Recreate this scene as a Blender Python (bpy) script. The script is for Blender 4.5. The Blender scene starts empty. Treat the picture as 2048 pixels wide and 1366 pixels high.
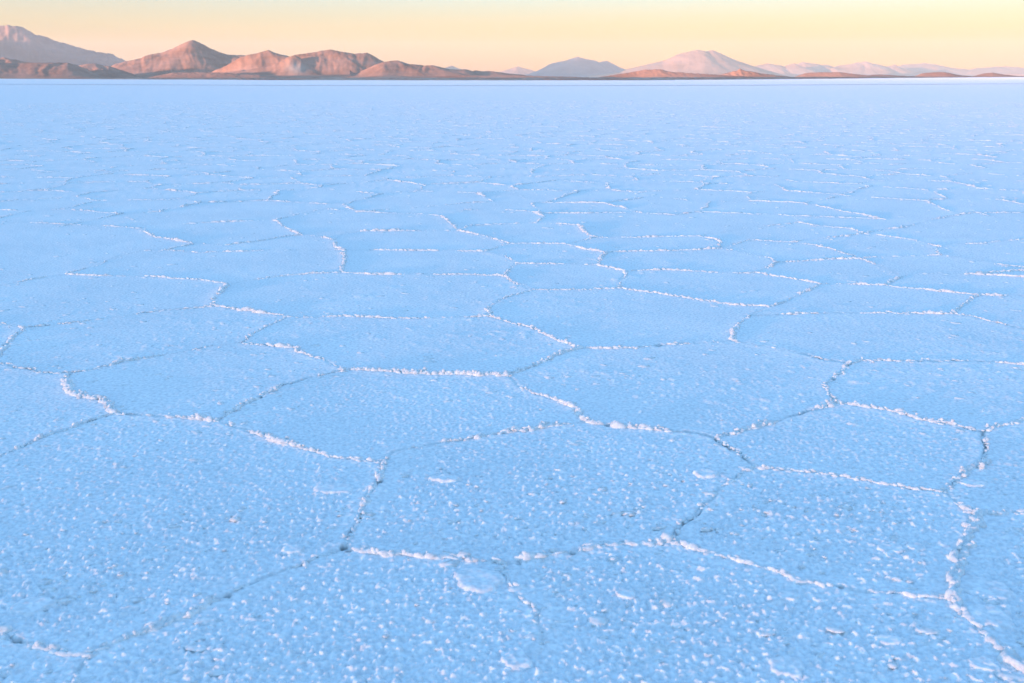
import bpy, bmesh, math, random
import numpy as np
from mathutils import Matrix, Vector, geometry, kdtree

random.seed(7)
rng = np.random.default_rng(7)
sc = bpy.context.scene
col = sc.collection

# ------------------------------------------------------------------ camera, sky, sun, exposure
CAM_H = 1.7
FPX = 2000.0                                   # focal length in photo pixels (2048 wide)
HORIZON_Y = 154.0
PITCH = math.atan((683 - HORIZON_Y) / FPX)
ROLL = 3.0 / 2048.0
cam = bpy.data.cameras.new('camera')
cam.sensor_width = 36.0
cam.lens = 36.0 * FPX / 2048.0
cam.clip_start, cam.clip_end = 0.05, 90000.0
cam.dof.use_dof = True
cam.dof.focus_distance = 9.0
cam.dof.aperture_fstop = 5.6
cam_ob = bpy.data.objects.new('camera', cam)
CAM_ROT = Matrix.Rotation(math.pi / 2 - PITCH, 4, 'X') @ Matrix.Rotation(-ROLL, 4, 'Z')
cam_ob.matrix_world = Matrix.Translation((0, 0, CAM_H)) @ CAM_ROT
col.objects.link(cam_ob)
sc.camera = cam_ob

SUN_EL = math.radians(2.0)
SUN_BACK = math.radians(45)                    # the sun stands behind the camera, this far round to the left
to_sun = Vector((-math.sin(SUN_BACK) * math.cos(SUN_EL), -math.cos(SUN_BACK) * math.cos(SUN_EL), math.sin(SUN_EL)))
world = bpy.data.worlds.new('World')
sc.world = world
world.use_nodes = True
wn = world.node_tree
bg = wn.nodes['Background']
sky = wn.nodes.new('ShaderNodeTexSky')
sky.sky_type = 'NISHITA'
sky.sun_disc = False
sky.sun_elevation = SUN_EL
sky.sun_rotation = math.atan2(to_sun.x, to_sun.y)
sky.altitude = 3600
sky.air_density, sky.dust_density, sky.ozone_density = 1.0, 1.0, 1.4
# light scattered more than once, which the sky model leaves out: brightens the whole dome away from the horizon
tc = wn.nodes.new('ShaderNodeTexCoord')
sep = wn.nodes.new('ShaderNodeSeparateXYZ')
ramp = wn.nodes.new('ShaderNodeValToRGB')
SKY_RAMP = [(0.0, (.245, .134, .035)), (0.035, (.232, .128, .02)), (0.080, (.236, .218, .226)), (0.20, (.38, .38, .35)), (0.45, (.575, .735, .80)), (1.0, (.61, .82, .92))]
while len(ramp.color_ramp.elements) < len(SKY_RAMP):
    ramp.color_ramp.elements.new(0.5)
for e, (p, c) in zip(ramp.color_ramp.elements, SKY_RAMP):
    e.position = p
    e.color = (*c, 1)
mul = wn.nodes.new('ShaderNodeMix')
mul.data_type, mul.blend_type = 'RGBA', 'MULTIPLY'
mul.inputs['Factor'].default_value = 1.0
scl = wn.nodes.new('ShaderNodeVectorMath')
scl.operation = 'SCALE'
scl.inputs['Scale'].default_value = 6.0
wn.links.new(tc.outputs['Generated'], sep.inputs[0])
wn.links.new(sep.outputs['Z'], ramp.inputs['Fac'])
wn.links.new(sky.outputs[0], mul.inputs['A'])
wn.links.new(ramp.outputs[0], mul.inputs['B'])
wn.links.new(mul.outputs['Result'], scl.inputs[0])
wn.links.new(scl.outputs[0], bg.inputs['Color'])
bg.inputs['Strength'].default_value = 0.078

sun = bpy.data.lights.new('sun', 'SUN')
sun.energy = 5.0
sun.angle = math.radians(0.5)
sun.color = (1.0, 0.535, 0.355)
sun_ob = bpy.data.objects.new('sun', sun)
sun_ob.rotation_euler = to_sun.to_track_quat('Z', 'Y').to_euler()
col.objects.link(sun_ob)

sc.view_settings.view_transform = 'Standard'
sc.view_settings.look = 'None'
sc.view_settings.gamma = 1.0
sc.view_settings.use_curve_mapping = False
sc.view_settings.exposure = 1.9
sc.cycles.use_denoising = True
sc.cycles.max_bounces = 6
sc.cycles.volume_bounces = 1

HAZE_DENSITY = 3.5e-5
HAZE_COLOR = (0.87, 0.88, 0.80)

# ------------------------------------------------------------------ helpers
def ray(px, py):
    """direction through a photo pixel"""
    return (CAM_ROT.to_3x3() @ Vector(((px - 1024) / FPX, (683 - py) / FPX, -1))).normalized()

def on_ground(px, py):
    d = ray(px, py)
    t = -CAM_H / d.z
    return Vector((d.x * t, d.y * t))

def az_el(px, py):
    d = ray(px, py)
    return math.atan2(d.x, d.y), math.atan2(d.z, math.hypot(d.x, d.y))

def hash2(ix, iy, k=0):
    h = (ix.astype(np.int64) * 374761393 + iy.astype(np.int64) * 668265263 + k * 2147483647 + 1013904223) & 0xFFFFFFFF
    h = ((h ^ (h >> 13)) * 1274126177) & 0xFFFFFFFF
    h = ((h ^ (h >> 16)) * 2246822519) & 0xFFFFFFFF
    return ((h ^ (h >> 15)) & 0xFFFFFF) / float(0xFFFFFF)

def vnoise(x, y, k=0):
    ix, iy = np.floor(x), np.floor(y)
    fx, fy = x - ix, y - iy
    fx, fy = fx * fx * (3 - 2 * fx), fy * fy * (3 - 2 * fy)
    a, b = hash2(ix, iy, k), hash2(ix + 1, iy, k)
    c, d = hash2(ix, iy + 1, k), hash2(ix + 1, iy + 1, k)
    return (a * (1 - fx) + b * fx) * (1 - fy) + (c * (1 - fx) + d * fx) * fy

def fbm(x, y, octaves=4, k=0, gain=.5):
    s, a, n = 0, 1, 0
    for o in range(octaves):
        s = s + a * vnoise(x * 2 ** o + 17.3 * o, y * 2 ** o - 9.1 * o, k + o)
        n += a
        a *= gain
    return s / n

def domes(x, y, cell, k, rmin, rmax, keep=1.0):
    """rounded bumps, one per lattice cell: height 0..1 (relative to bump radius)"""
    gx, gy = x / cell, y / cell
    ix, iy = np.floor(gx), np.floor(gy)
    out = np.zeros_like(gx)
    for dx in (-1, 0, 1):
        for dy in (-1, 0, 1):
            cx, cy = ix + dx, iy + dy
            px, py = cx + hash2(cx, cy, k), cy + hash2(cx, cy, k + 1)
            rr = rmin + (rmax - rmin) * hash2(cx, cy, k + 2) ** 2
            on = hash2(cx, cy, k + 3) < keep
            st = .7 + .6 * hash2(cx, cy, k + 4)
            d2 = (((gx - px) * st) ** 2 + ((gy - py) / st) ** 2) / rr ** 2
            out = np.maximum(out, np.where(on & (d2 < 1), np.sqrt(np.clip(1 - d2, 0, 1)) * rr, 0))
    return out

def mesh_np(name, verts, quads, mat, parent=None, normals=None, tris=None, attrs=None):
    me = bpy.data.meshes.new(name)
    nq = 0 if quads is None else len(quads)
    nt_ = 0 if tris is None else len(tris)
    me.vertices.add(len(verts))
    me.vertices.foreach_set('co', np.ascontiguousarray(verts, dtype=np.float32).ravel())
    loops = np.concatenate([a.ravel() for a in (quads, tris) if a is not None]).astype(np.int32)
    me.loops.add(len(loops))
    me.loops.foreach_set('vertex_index', loops)
    me.polygons.add(nq + nt_)
    starts = np.concatenate([np.arange(nq) * 4, nq * 4 + np.arange(nt_) * 3]).astype(np.int32)
    me.polygons.foreach_set('loop_start', starts)
    me.update(calc_edges=True)
    me.shade_smooth()
    if attrs:
        for an, av in attrs.items():
            at = me.attributes.new(an, 'FLOAT', 'POINT')
            at.data.foreach_set('value', np.ascontiguousarray(av, dtype=np.float32))
    if normals is not None:
        me.normals_split_custom_set_from_vertices(normals.astype(np.float32))
    me.materials.append(mat)
    o = bpy.data.objects.new(name, me)
    col.objects.link(o)
    if parent is not None:
        o.parent = parent
    return o

def tag(o, label=None, cat=None, group=None, kind=None):
    for k, v in (('label', label), ('category', cat), ('group', group), ('kind', kind)):
        if v is not None:
            o[k] = v
    return o

# ------------------------------------------------------------------ materials
def new_mat(name):
    m = bpy.data.materials.new(name)
    m.use_nodes = True
    t = m.node_tree
    return m, t, t.nodes['Principled BSDF']

def salt_material(name, base, crack=True, grain=.45):
    m, t, b = new_mat(name)
    N, L = t.nodes.new, t.links.new
    geo = N('ShaderNodeNewGeometry')
    n1 = N('ShaderNodeTexNoise'); n1.inputs['Scale'].default_value = 1.3; n1.inputs['Detail'].default_value = 5
    n2 = N('ShaderNodeTexNoise'); n2.inputs['Scale'].default_value = 52.0; n2.inputs['Detail'].default_value = 3
    L(geo.outputs['Position'], n1.inputs['Vector']); L(geo.outputs['Position'], n2.inputs['Vector'])
    r1 = N('ShaderNodeValToRGB')
    r1.color_ramp.elements[0].position, r1.color_ramp.elements[1].position = .35, .7
    r1.color_ramp.elements[0].color = (base[0] * .93, base[1] * .94, base[2] * .95, 1)
    r1.color_ramp.elements[1].color = (*base, 1)
    L(n1.outputs['Fac'], r1.inputs['Fac'])
    r2 = N('ShaderNodeValToRGB')
    r2.color_ramp.elements[0].position, r2.color_ramp.elements[1].position = .3, .65
    r2.color_ramp.elements[0].color = (.74, .75, .77, 1)
    r2.color_ramp.elements[1].color = (1, 1, 1, 1)
    L(n2.outputs['Fac'], r2.inputs['Fac'])
    mx = N('ShaderNodeMix'); mx.data_type, mx.blend_type = 'RGBA', 'MULTIPLY'; mx.inputs['Factor'].default_value = 1
    L(r1.outputs[0], mx.inputs['A']); L(r2.outputs[0], mx.inputs['B'])
    out = mx.outputs['Result']
    if crack:                                   # darkens the open cracks in colour; white grooves alone stay too pale
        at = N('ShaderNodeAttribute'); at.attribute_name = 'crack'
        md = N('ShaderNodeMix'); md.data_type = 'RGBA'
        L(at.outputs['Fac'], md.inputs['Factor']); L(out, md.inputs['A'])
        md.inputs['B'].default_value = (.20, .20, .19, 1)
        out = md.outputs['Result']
    L(out, b.inputs['Base Color'])
    b.inputs['Roughness'].default_value = .75
    b.inputs['Specular IOR Level'].default_value = .04
    b.inputs['Diffuse Roughness'].default_value = .36
    # crystal grain: facets tilted at random
    n3 = N('ShaderNodeTexNoise'); n3.inputs['Scale'].default_value = 75.0; n3.inputs['Detail'].default_value = 2
    L(geo.outputs['Position'], n3.inputs['Vector'])
    sb = N('ShaderNodeVectorMath'); sb.operation = 'SUBTRACT'; sb.inputs[1].default_value = (.5, .5, .5)
    ms = N('ShaderNodeVectorMath'); ms.operation = 'SCALE'; ms.inputs['Scale'].default_value = grain
    ad = N('ShaderNodeVectorMath'); ad.operation = 'ADD'
    nz = N('ShaderNodeVectorMath'); nz.operation = 'NORMALIZE'
    L(n3.outputs['Color'], sb.inputs[0]); L(sb.outputs[0], ms.inputs[0]); L(ms.outputs[0], ad.inputs[0]); L(geo.outputs['Normal'], ad.inputs[1])
    L(ad.outputs[0], nz.inputs[0]); L(nz.outputs[0], b.inputs['Normal'])
    return m

def rock_material(name, dark, light, scale, pale=None):
    m, t, b = new_mat(name)
    N, L = t.nodes.new, t.links.new
    geo = N('ShaderNodeNewGeometry')
    mp = N('ShaderNodeMapping'); mp.inputs['Scale'].default_value = (scale, scale, scale * 2.5)
    L(geo.outputs['Position'], mp.inputs['Vector'])
    n1 = N('ShaderNodeTexNoise'); n1.inputs['Scale'].default_value = 1.0; n1.inputs['Detail'].default_value = 7; n1.inputs['Roughness'].default_value = .62
    L(mp.outputs[0], n1.inputs['Vector'])
    r = N('ShaderNodeValToRGB')
    r.color_ramp.elements[0].position, r.color_ramp.elements[1].position = .32, .68
    r.color_ramp.elements[0].color = (*dark, 1); r.color_ramp.elements[1].color = (*light, 1)
    L(n1.outputs['Fac'], r.inputs['Fac'])
    out = r.outputs[0]
    if pale:
        at = N('ShaderNodeAttribute'); at.attribute_name = 'pale'
        md = N('ShaderNodeMix'); md.data_type = 'RGBA'
        L(at.outputs['Fac'], md.inputs['Factor']); L(out, md.inputs['A']); md.inputs['B'].default_value = (*pale, 1)
        out = md.outputs['Result']
    L(out, b.inputs['Base Color'])
    b.inputs['Roughness'].default_value = .95
    b.inputs['Specular IOR Level'].default_value = .1
    return m

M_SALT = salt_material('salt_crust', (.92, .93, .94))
M_RIDGE = salt_material('ridge_salt', (.86, .87, .87), crack=False, grain=.5)
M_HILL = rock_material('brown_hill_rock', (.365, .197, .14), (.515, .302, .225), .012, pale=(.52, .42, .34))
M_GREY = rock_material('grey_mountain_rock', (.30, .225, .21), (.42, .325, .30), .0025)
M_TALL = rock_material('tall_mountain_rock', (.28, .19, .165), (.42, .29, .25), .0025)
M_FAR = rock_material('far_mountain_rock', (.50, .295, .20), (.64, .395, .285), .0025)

# ------------------------------------------------------------------ crack network
NODES = dict(n1=(690, 1097), n2=(1010, 1130), n3=(1347, 1085), n4=(1512, 936), n5=(1430, 876), n6=(1175, 845), n7=(765, 925), n8=(1905, 1200),
 n9=(1955, 1032), n10=(1890, 985), n11=(1965, 865), n12=(1668, 808), n13=(1700, 728), n14=(1465, 682), n15=(1160, 697), n16=(1015, 752),
 n17=(690, 740), n18=(480, 686), n19=(575, 633), n20=(140, 745), n21=(225, 828), n22=(435, 845), n23=(50, 655), n24=(975, 632), n25=(425, 612),
 n26=(180, 1310), n27=(455, 570), n28=(1500, 632), n29=(135, 548), n30=(330, 500), n31=(680, 545), n32=(690, 500), n33=(1010, 552), n34=(1035, 527),
 n35=(1065, 580), n36=(1240, 576), n37=(1545, 613), n38=(1255, 543), n39=(1510, 545), n40=(1195, 530), n41=(1212, 505), n42=(1135, 488), n43=(1020, 487),
 n44=(920, 462), n45=(970, 503), n46=(1440, 497), n47=(1640, 567), n48=(1905, 628), n49=(1960, 590), n50=(1720, 517), n51=(1770, 570), n52=(1553, 525),
 n53=(1880, 510), n54=(1878, 494), n55=(1728, 467), n56=(1585, 484), n57=(1950, 425), n58=(1600, 445), n60=(720, 463), n61=(1075, 446), n63=(885, 432),
 n64=(1120, 447), n65=(1190, 475), n66=(1397, 472), n67=(390, 487), n68=(280, 457), n69=(605, 470), n70=(550, 440), n71=(668, 480), n72=(930, 420), n73=(650, 418),
 b1=(-60, 1235), b2=(100, 1470), b3=(2140, 1400), b4=(2150, 1020), b5=(2120, 825), b6=(2150, 735), b7=(-70, 945), b8=(-60, 722), b9=(-50, 640), b10=(-40, 750),
 b11=(-60, 580), b12=(2150, 590), b13=(2150, 682), b14=(2150, 550), b15=(2150, 470), b16=(-60, 450), d1=(1085, 1290),
 c1=(-60, 1560), c2=(900, 1640), c3=(2200, 1600), c4=(-330, 1100), c5=(-300, 830), c6=(2420, 1150), c7=(2350, 920))
# node, bends between, node, ridge size (0 = bare crack .. 1.3 = thick lumpy ridge)
EDGES = [
 ('n26', [(250, 1275), (330, 1245), (390, 1222), (455, 1192), (520, 1160), (600, 1128)], 'n1', .58),
 ('b1', [(0, 1262), (35, 1283), (90, 1298), (130, 1310)], 'n26', .85),
 ('n26', [(160, 1340), (145, 1370)], 'b2', .7),
 ('n1', [(715, 1040), (738, 985), (760, 955)], 'n7', .95),
 ('n1', [(750, 1107), (820, 1112), (890, 1115), (960, 1120)], 'n2', .95),
 ('n2', [(1070, 1113), (1140, 1107), (1180, 1098), (1240, 1090), (1300, 1087)], 'n3', .95),
 ('n2', [(1017, 1165), (1040, 1195), (1072, 1222), (1090, 1262)], 'd1', .22),
 ('n3', [(1352, 1065), (1390, 1025), (1415, 1005), (1450, 970), (1490, 945)], 'n4', .85),
 ('n3', [(1380, 1098), (1430, 1110), (1470, 1120), (1520, 1135), (1600, 1160), (1680, 1177), (1760, 1185), (1850, 1195)], 'n8', .95),
 ('n8', [(1915, 1225), (1955, 1255), (1985, 1285), (2020, 1320), (2060, 1350)], 'b3', 1.1),
 ('n8', [(1912, 1165), (1920, 1120), (1930, 1080)], 'n9', .9),
 ('n9', [(2000, 1027), (2050, 1025)], 'b4', .8),
 ('n9', [(1925, 1015), (1905, 998)], 'n10', .7),
 ('n4', [(1555, 940), (1640, 948), (1700, 957), (1760, 968), (1820, 980)], 'n10', .9),
 ('n10', [(1905, 970), (1940, 940), (1968, 918), (1972, 900)], 'n11', .85),
 ('n11', [(2000, 852), (2050, 840)], 'b5', .75),
 ('n11', [(1900, 850), (1840, 838), (1780, 822), (1720, 812)], 'n12', .85),
 ('n12', [(1662, 790), (1648, 775), (1665, 758), (1690, 740)], 'n13', .7),
 ('n13', [(1730, 722), (1780, 722), (1870, 722), (1960, 722), (2050, 730)], 'b6', .8),
 ('n13', [(1655, 720), (1610, 710), (1560, 698), (1510, 690)], 'n14', .85),
 ('n12', [(1630, 820), (1580, 832), (1530, 852), (1480, 865)], 'n5', .75),
 ('n5', [(1395, 866), (1345, 862), (1270, 855), (1215, 850)], 'n6', 1.0),
 ('n5', [(1465, 898), (1490, 915)], 'n4', .65),
 ('n6', [(1120, 850), (1060, 860), (1000, 868), (960, 875), (890, 885), (820, 897), (785, 905)], 'n7', .85),
 ('n7', [(720, 922), (670, 915), (610, 900), (560, 885), (510, 868), (470, 855)], 'n22', 1.05),
 ('n22', [(380, 838), (320, 833), (270, 830)], 'n21', 1.1),
 ('n22', [(455, 828), (500, 805), (530, 788), (570, 770), (620, 755)], 'n17', .6),
 ('n21', [(200, 836), (150, 853), (110, 865), (60, 885), (0, 912)], 'b7', .55),
 ('n21', [(215, 810), (200, 800), (170, 795), (135, 785), (133, 765)], 'n20', .95),
 ('n20', [(110, 747), (75, 743), (40, 735), (0, 728)], 'b8', .9),
 ('n20', [(180, 740), (240, 725), (310, 713), (370, 703), (420, 692)], 'n18', .6),
 ('n18', [(530, 690), (590, 695), (610, 710), (650, 720)], 'n17', .9),
 ('n17', [(740, 740), (800, 745), (860, 748), (940, 750)], 'n16', .95),
 ('n16', [(1035, 770), (1070, 788), (1110, 800), (1150, 820)], 'n6', .85),
 ('n16', [(1050, 740), (1090, 722), (1130, 705)], 'n15', .8),
 ('n15', [(1140, 690), (1100, 675), (1060, 655), (1020, 645)], 'n24', .85),
 ('n15', [(1210, 697), (1270, 696), (1330, 690), (1400, 686)], 'n14', .85),
 ('n14', [(1468, 660), (1480, 645)], 'n28', .85),
 ('n18', [(510, 665), (545, 648)], 'n19', .5),
 ('n19', [(620, 636), (690, 633), (760, 636), (830, 638), (900, 635)], 'n24', .9),
 ('n19', [(540, 628), (500, 622), (470, 618)], 'n25', .95),
 ('n25', [(380, 616), (310, 622), (250, 632), (190, 640), (120, 648)], 'n23', .7),
 ('n25', [(430, 600), (440, 585)], 'n27', 1.05),
 ('n23', [(20, 650)], 'b9', .9), ('n23', [(20, 680), (10, 695), (0, 710)], 'b10', .9),
 ('n27', [(440, 565), (400, 560), (350, 557), (300, 553), (240, 552), (180, 551)], 'n29', .85),
 ('n29', [(70, 558), (0, 572)], 'b11', .6), ('n29', [(200, 528), (240, 512), (280, 502)], 'n30', .6),
 ('n27', [(490, 562), (540, 555), (600, 548)], 'n31', .6),
 ('n31', [(686, 530), (691, 515), (689, 506)], 'n32', 1.0),
 ('n31', [(740, 549), (800, 549), (900, 549), (960, 550)], 'n33', .85),
 ('n33', [(1020, 538)], 'n34', .7), ('n33', [(1030, 567)], 'n35', .85), ('n35', [(1030, 590), (1000, 600), (980, 612)], 'n24', .75),
 ('n35', [(1110, 580), (1170, 580)], 'n36', .85), ('n36', [(1280, 582), (1340, 590), (1400, 600), (1450, 607), (1500, 612)], 'n37', .85),
 ('n36', [(1241, 563)], 'n38', .7), ('n38', [(1300, 540), (1345, 540), (1400, 543), (1470, 547)], 'n39', .95), ('n38', [(1220, 535)], 'n40', .8),
 ('n40', [(1150, 528), (1100, 528)], 'n34', .85), ('n40', [(1199, 518)], 'n41', .8), ('n41', [(1170, 498)], 'n42', .9), ('n42', [(1080, 487)], 'n43', .85),
 ('n43', [(970, 472)], 'n44', .85), ('n34', [(1010, 512)], 'n45', .8), ('n45', [(992, 496)], 'n43', .5), ('n45', [(900, 501), (800, 501), (740, 500)], 'n32', .85),
 ('n41', [(1260, 503), (1340, 502), (1385, 500)], 'n46', .8), ('n46', [(1460, 500), (1500, 508), (1540, 515)], 'n52', .85), ('n52', [(1530, 538)], 'n39', .7),
 ('n39', [(1560, 553), (1600, 560)], 'n47', .7), ('n37', [(1570, 603), (1600, 588), (1630, 574)], 'n47', .7), ('n37', [(1520, 620)], 'n28', .6),
 ('n28', [(1600, 627), (1700, 626), (1780, 626), (1880, 627)], 'n48', .6), ('n48', [(1928, 608), (1940, 598)], 'n49', .7), ('n49', [(2050, 592)], 'b12', .6),
 ('n48', [(1950, 633), (1990, 645), (2060, 660)], 'b13', .5), ('n47', [(1680, 568)], 'n51', .75), ('n51', [(1800, 575), (1860, 580)], 'n49', .75),
 ('n51', [(1805, 553), (1770, 535)], 'n50', .5), ('n52', [(1600, 522), (1650, 519)], 'n50', .75), ('n50', [(1760, 514), (1800, 513)], 'n53', .85),
 ('n53', [(1930, 518), (1980, 525), (2048, 536)], 'b14', .7), ('n53', [(1872, 501)], 'n54', .9), ('n54', [(1910, 488), (1960, 487), (2050, 478)], 'b15', .7),
 ('n54', [(1840, 482), (1780, 473)], 'n55', .9), ('n55', [(1680, 473), (1640, 478)], 'n56', .8), ('n56', [(1630, 490), (1670, 500)], 'n50', .7),
 ('n56', [(1545, 482), (1500, 480)], 'n46', .75), ('n55', [(1780, 458), (1820, 452), (1870, 438)], 'n57', .8), ('n55', [(1700, 457), (1640, 452)], 'n58', .8),
 ('n44', [(880, 461), (780, 462)], 'n60', .85), ('n60', [(690, 466)], 'n71', .7), ('n71', [(672, 495)], 'n32', .9), ('n44', [(935, 452), (1000, 448)], 'n61', .75),
 ('n61', [(1088, 432), (1070, 424), (1000, 418)], 'n72', .8), ('n44', [(900, 445)], 'n63', .8), ('n63', [(830, 427), (770, 426)], 'n73', .8),
 ('n42', [(1160, 482)], 'n65', .7), ('n65', [(1168, 465), (1160, 451)], 'n64', 1.15), ('n65', [(1260, 475), (1350, 473)], 'n66', .8), ('n66', [(1440, 480)], 'n46', .6),
 ('n30', [], 'n67', .8), ('n67', [(350, 480), (310, 475)], 'n68', .9), ('n68', [(220, 452), (150, 450), (100, 447), (40, 445)], 'b16', .85),
 ('n67', [(450, 490), (520, 482), (575, 472)], 'n69', .6), ('n69', [(570, 455)], 'n70', .8), ('n69', [(640, 473)], 'n71', .6), ('n30', [(400, 505), (550, 500)], 'n32', .45),
 # outside the frame, so that the plates along its border close
 ('b1', [], 'c4', .6), ('b2', [], 'c1', .5), ('b2', [], 'c2', .5), ('b3', [], 'c3', .5), ('c2', [], 'c3', .5), ('c1', [], 'c4', .5), ('c4', [], 'c5', .5), ('b7', [], 'c5', .5),
 ('b8', [], 'c5', .5), ('b8', [], 'b10', .5), ('b4', [], 'c6', .5), ('b3', [], 'c6', .5), ('b5', [], 'c7', .5), ('c6', [], 'c7', .5), ('b5', [], 'b6', .5), ('b6', [], 'b13', .5),
 ('b12', [], 'b13', .5), ('b12', [], 'b14', .5), ('b14', [], 'b15', .5), ('b15', [], 'n57', .5), ('b9', [], 'b11', .5), ('b9', [], 'b10', .5), ('b11', [], 'b16', .5),
 ('n68', [(400, 446)], 'n70', .7), ('n70', [(600, 428)], 'n73', .7), ('n63', [(905, 426)], 'n72', .7), ('n61', [(1098, 447)], 'n64', .7), ('n58', [(1500, 455)], 'n66', .7),
]
GN = {k: on_ground(*v) for k, v in NODES.items()}

def wiggle(pts, step, amp):
    """resample a polyline and let it wander a little"""
    out = [pts[0]]
    total = 0
    for a, b in zip(pts[:-1], pts[1:]):
        l = (b - a).length
        n = max(1, int(round(l / step)))
        nrm = Vector((-(b - a).y, (b - a).x)) / max(l, 1e-6)
        for i in range(1, n + 1):
            p = a.lerp(b, i / n)
            last = b is pts[-1] and i == n
            if not last:
                p = p + nrm * amp * random.gauss(0, 1)
            out.append(p)
    return out

edges = []                                     # dict: pts, size, near
for a, mid, b, s in EDGES:
    pts = [GN[a]] + [on_ground(*m) for m in mid] + [GN[b]]
    edges.append(dict(a=a, b=b, pts=wiggle(pts, .06, .006), size=s))

# plates of the traced part: walk round the faces of the planar graph
adj = {}
for i, e in enumerate(edges):
    adj.setdefault(e['a'], []).append((i, e['b'], 1))
    adj.setdefault(e['b'], []).append((i, e['a'], -1))
def heading(node, i, d):
    p = edges[i]['pts']
    q = p[min(2, len(p) - 1)] if d > 0 else p[max(-3, -len(p))]
    o = p[0] if d > 0 else p[-1]
    return math.atan2(q.y - o.y, q.x - o.x)
order = {n: sorted(l, key=lambda t: heading(n, t[0], t[2])) for n, l in adj.items()}
seen, traced_polys = set(), []
for n in order:
    for (i, m, d) in order[n]:
        if (i, d) in seen:
            continue
        loop, cn, ci, cm, cd = [], n, i, m, d
        while (ci, cd) not in seen:
            seen.add((ci, cd))
            p = edges[ci]['pts']
            loop += (p if cd > 0 else p[::-1])[:-1]
            lst = order[cm]
            k = next(j for j, t in enumerate(lst) if t[0] == ci and t[2] == -cd)
            ni, nm, nd = lst[(k - 1) % len(lst)]
            cn, ci, cm, cd = cm, ni, nm, nd
        arr = np.array([(v.x, v.y) for v in loop])
        x, y = arr[:, 0], arr[:, 1]
        area = .5 * np.sum(x * np.roll(y, -1) - np.roll(x, -1) * y)
        if .05 < area < 9:
            traced_polys.append(arr)

# the far part: irregular cells of the same size, out to where ridges are too small to see
border = sorted([(math.atan2(GN[k].x, GN[k].y), GN[k].length) for k in ('b16', 'n68', 'n70', 'n73', 'n63', 'n72', 'n61', 'n64', 'n66', 'n58', 'n57', 'b15')])
BAZ, BR = np.array([b[0] for b in border]), np.array([b[1] for b in border])
def is_far(x, y, pad=0.0):
    a = np.arctan2(x, y)
    beyond = np.hypot(x, y) > np.interp(a, BAZ, BR, left=10.5, right=11.5) + pad
    side = np.abs(a) > .50
    if np.any(side):                            # beside the frame: everything the traced plates do not cover
        xs_, ys_ = np.atleast_1d(x), np.atleast_1d(y)
        cov = np.zeros(xs_.shape, bool)
        for poly in traced_polys:
            ins = np.zeros(xs_.shape, bool)
            for p, q_ in zip(poly[::4], np.roll(poly[::4], -1, 0)):
                if p[1] != q_[1]:
                    ins ^= ((p[1] > ys_) != (q_[1] > ys_)) & (xs_ < (q_[0] - p[0]) * (ys_ - p[1]) / (q_[1] - p[1]) + p[0])
            cov |= ins
        out = np.where(np.atleast_1d(side), ~cov & (np.hypot(xs_, ys_) > 1.0), np.atleast_1d(beyond))
        return out if np.ndim(x) else bool(out[0])
    return beyond
seeds = []
R_FAR = 78.0
sp = 1.42
for iy in range(-1, int(R_FAR / (sp * .87)) + 3):
    for ix in range(-45, 46):
        x = (ix + .5 * (iy % 2)) * sp + random.uniform(-.40, .40)
        y = iy * sp * .87 + random.uniform(-.38, .38)
        if math.hypot(x, y) < R_FAR + 2 and abs(math.atan2(x, y)) < (1.05 if math.hypot(x, y) < 24 else .68):
            seeds.append((x, y))
seeds = np.array(seeds)
seeds = seeds[is_far(seeds[:, 0], seeds[:, 1], .35)]
tri = geometry.delaunay_2d_cdt([Vector(s) for s in seeds], [], [], 0, 1e-6)
dv, dt = np.array([tuple(v) for v in tri[0]]), np.array([tuple(f) for f in tri[2]])
A, B, C = dv[dt[:, 0]], dv[dt[:, 1]], dv[dt[:, 2]]
D = 2 * (A[:, 0] * (B[:, 1] - C[:, 1]) + B[:, 0] * (C[:, 1] - A[:, 1]) + C[:, 0] * (A[:, 1] - B[:, 1]))
D[np.abs(D) < 1e-9] = 1e-9
sq = lambda P: (P ** 2).sum(1)
cc = np.stack([(sq(A) * (B[:, 1] - C[:, 1]) + sq(B) * (C[:, 1] - A[:, 1]) + sq(C) * (A[:, 1] - B[:, 1])) / D,
               (sq(A) * (C[:, 0] - B[:, 0]) + sq(B) * (A[:, 0] - C[:, 0]) + sq(C) * (B[:, 0] - A[:, 0])) / D], 1)
share = {}
for ti, f in enumerate(dt):
    for u, v in ((0, 1), (1, 2), (2, 0)):
        share.setdefault((min(f[u], f[v]), max(f[u], f[v])), []).append(ti)
n_traced_edges = len(edges)
pairs = [ts for ts in share.values() if len(ts) == 2]
mids = np.array([(cc[a] + cc[b]) / 2 for a, b in pairs])
mid_far = is_far(mids[:, 0], mids[:, 1], .1)
for ts, ok in zip(pairs, mid_far):
    p, q = cc[ts[0]], cc[ts[1]]
    l = np.hypot(*(p - q))
    mid = (p + q) / 2
    if l < .12 or l > 3 or not ok or math.hypot(*mid) > R_FAR:
        continue
    edges.append(dict(a=None, b=None, pts=wiggle([Vector(p), Vector(q)], .16, .022), size=random.choice((.35, .6, .7, .85, .95, 1.1))))

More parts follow.
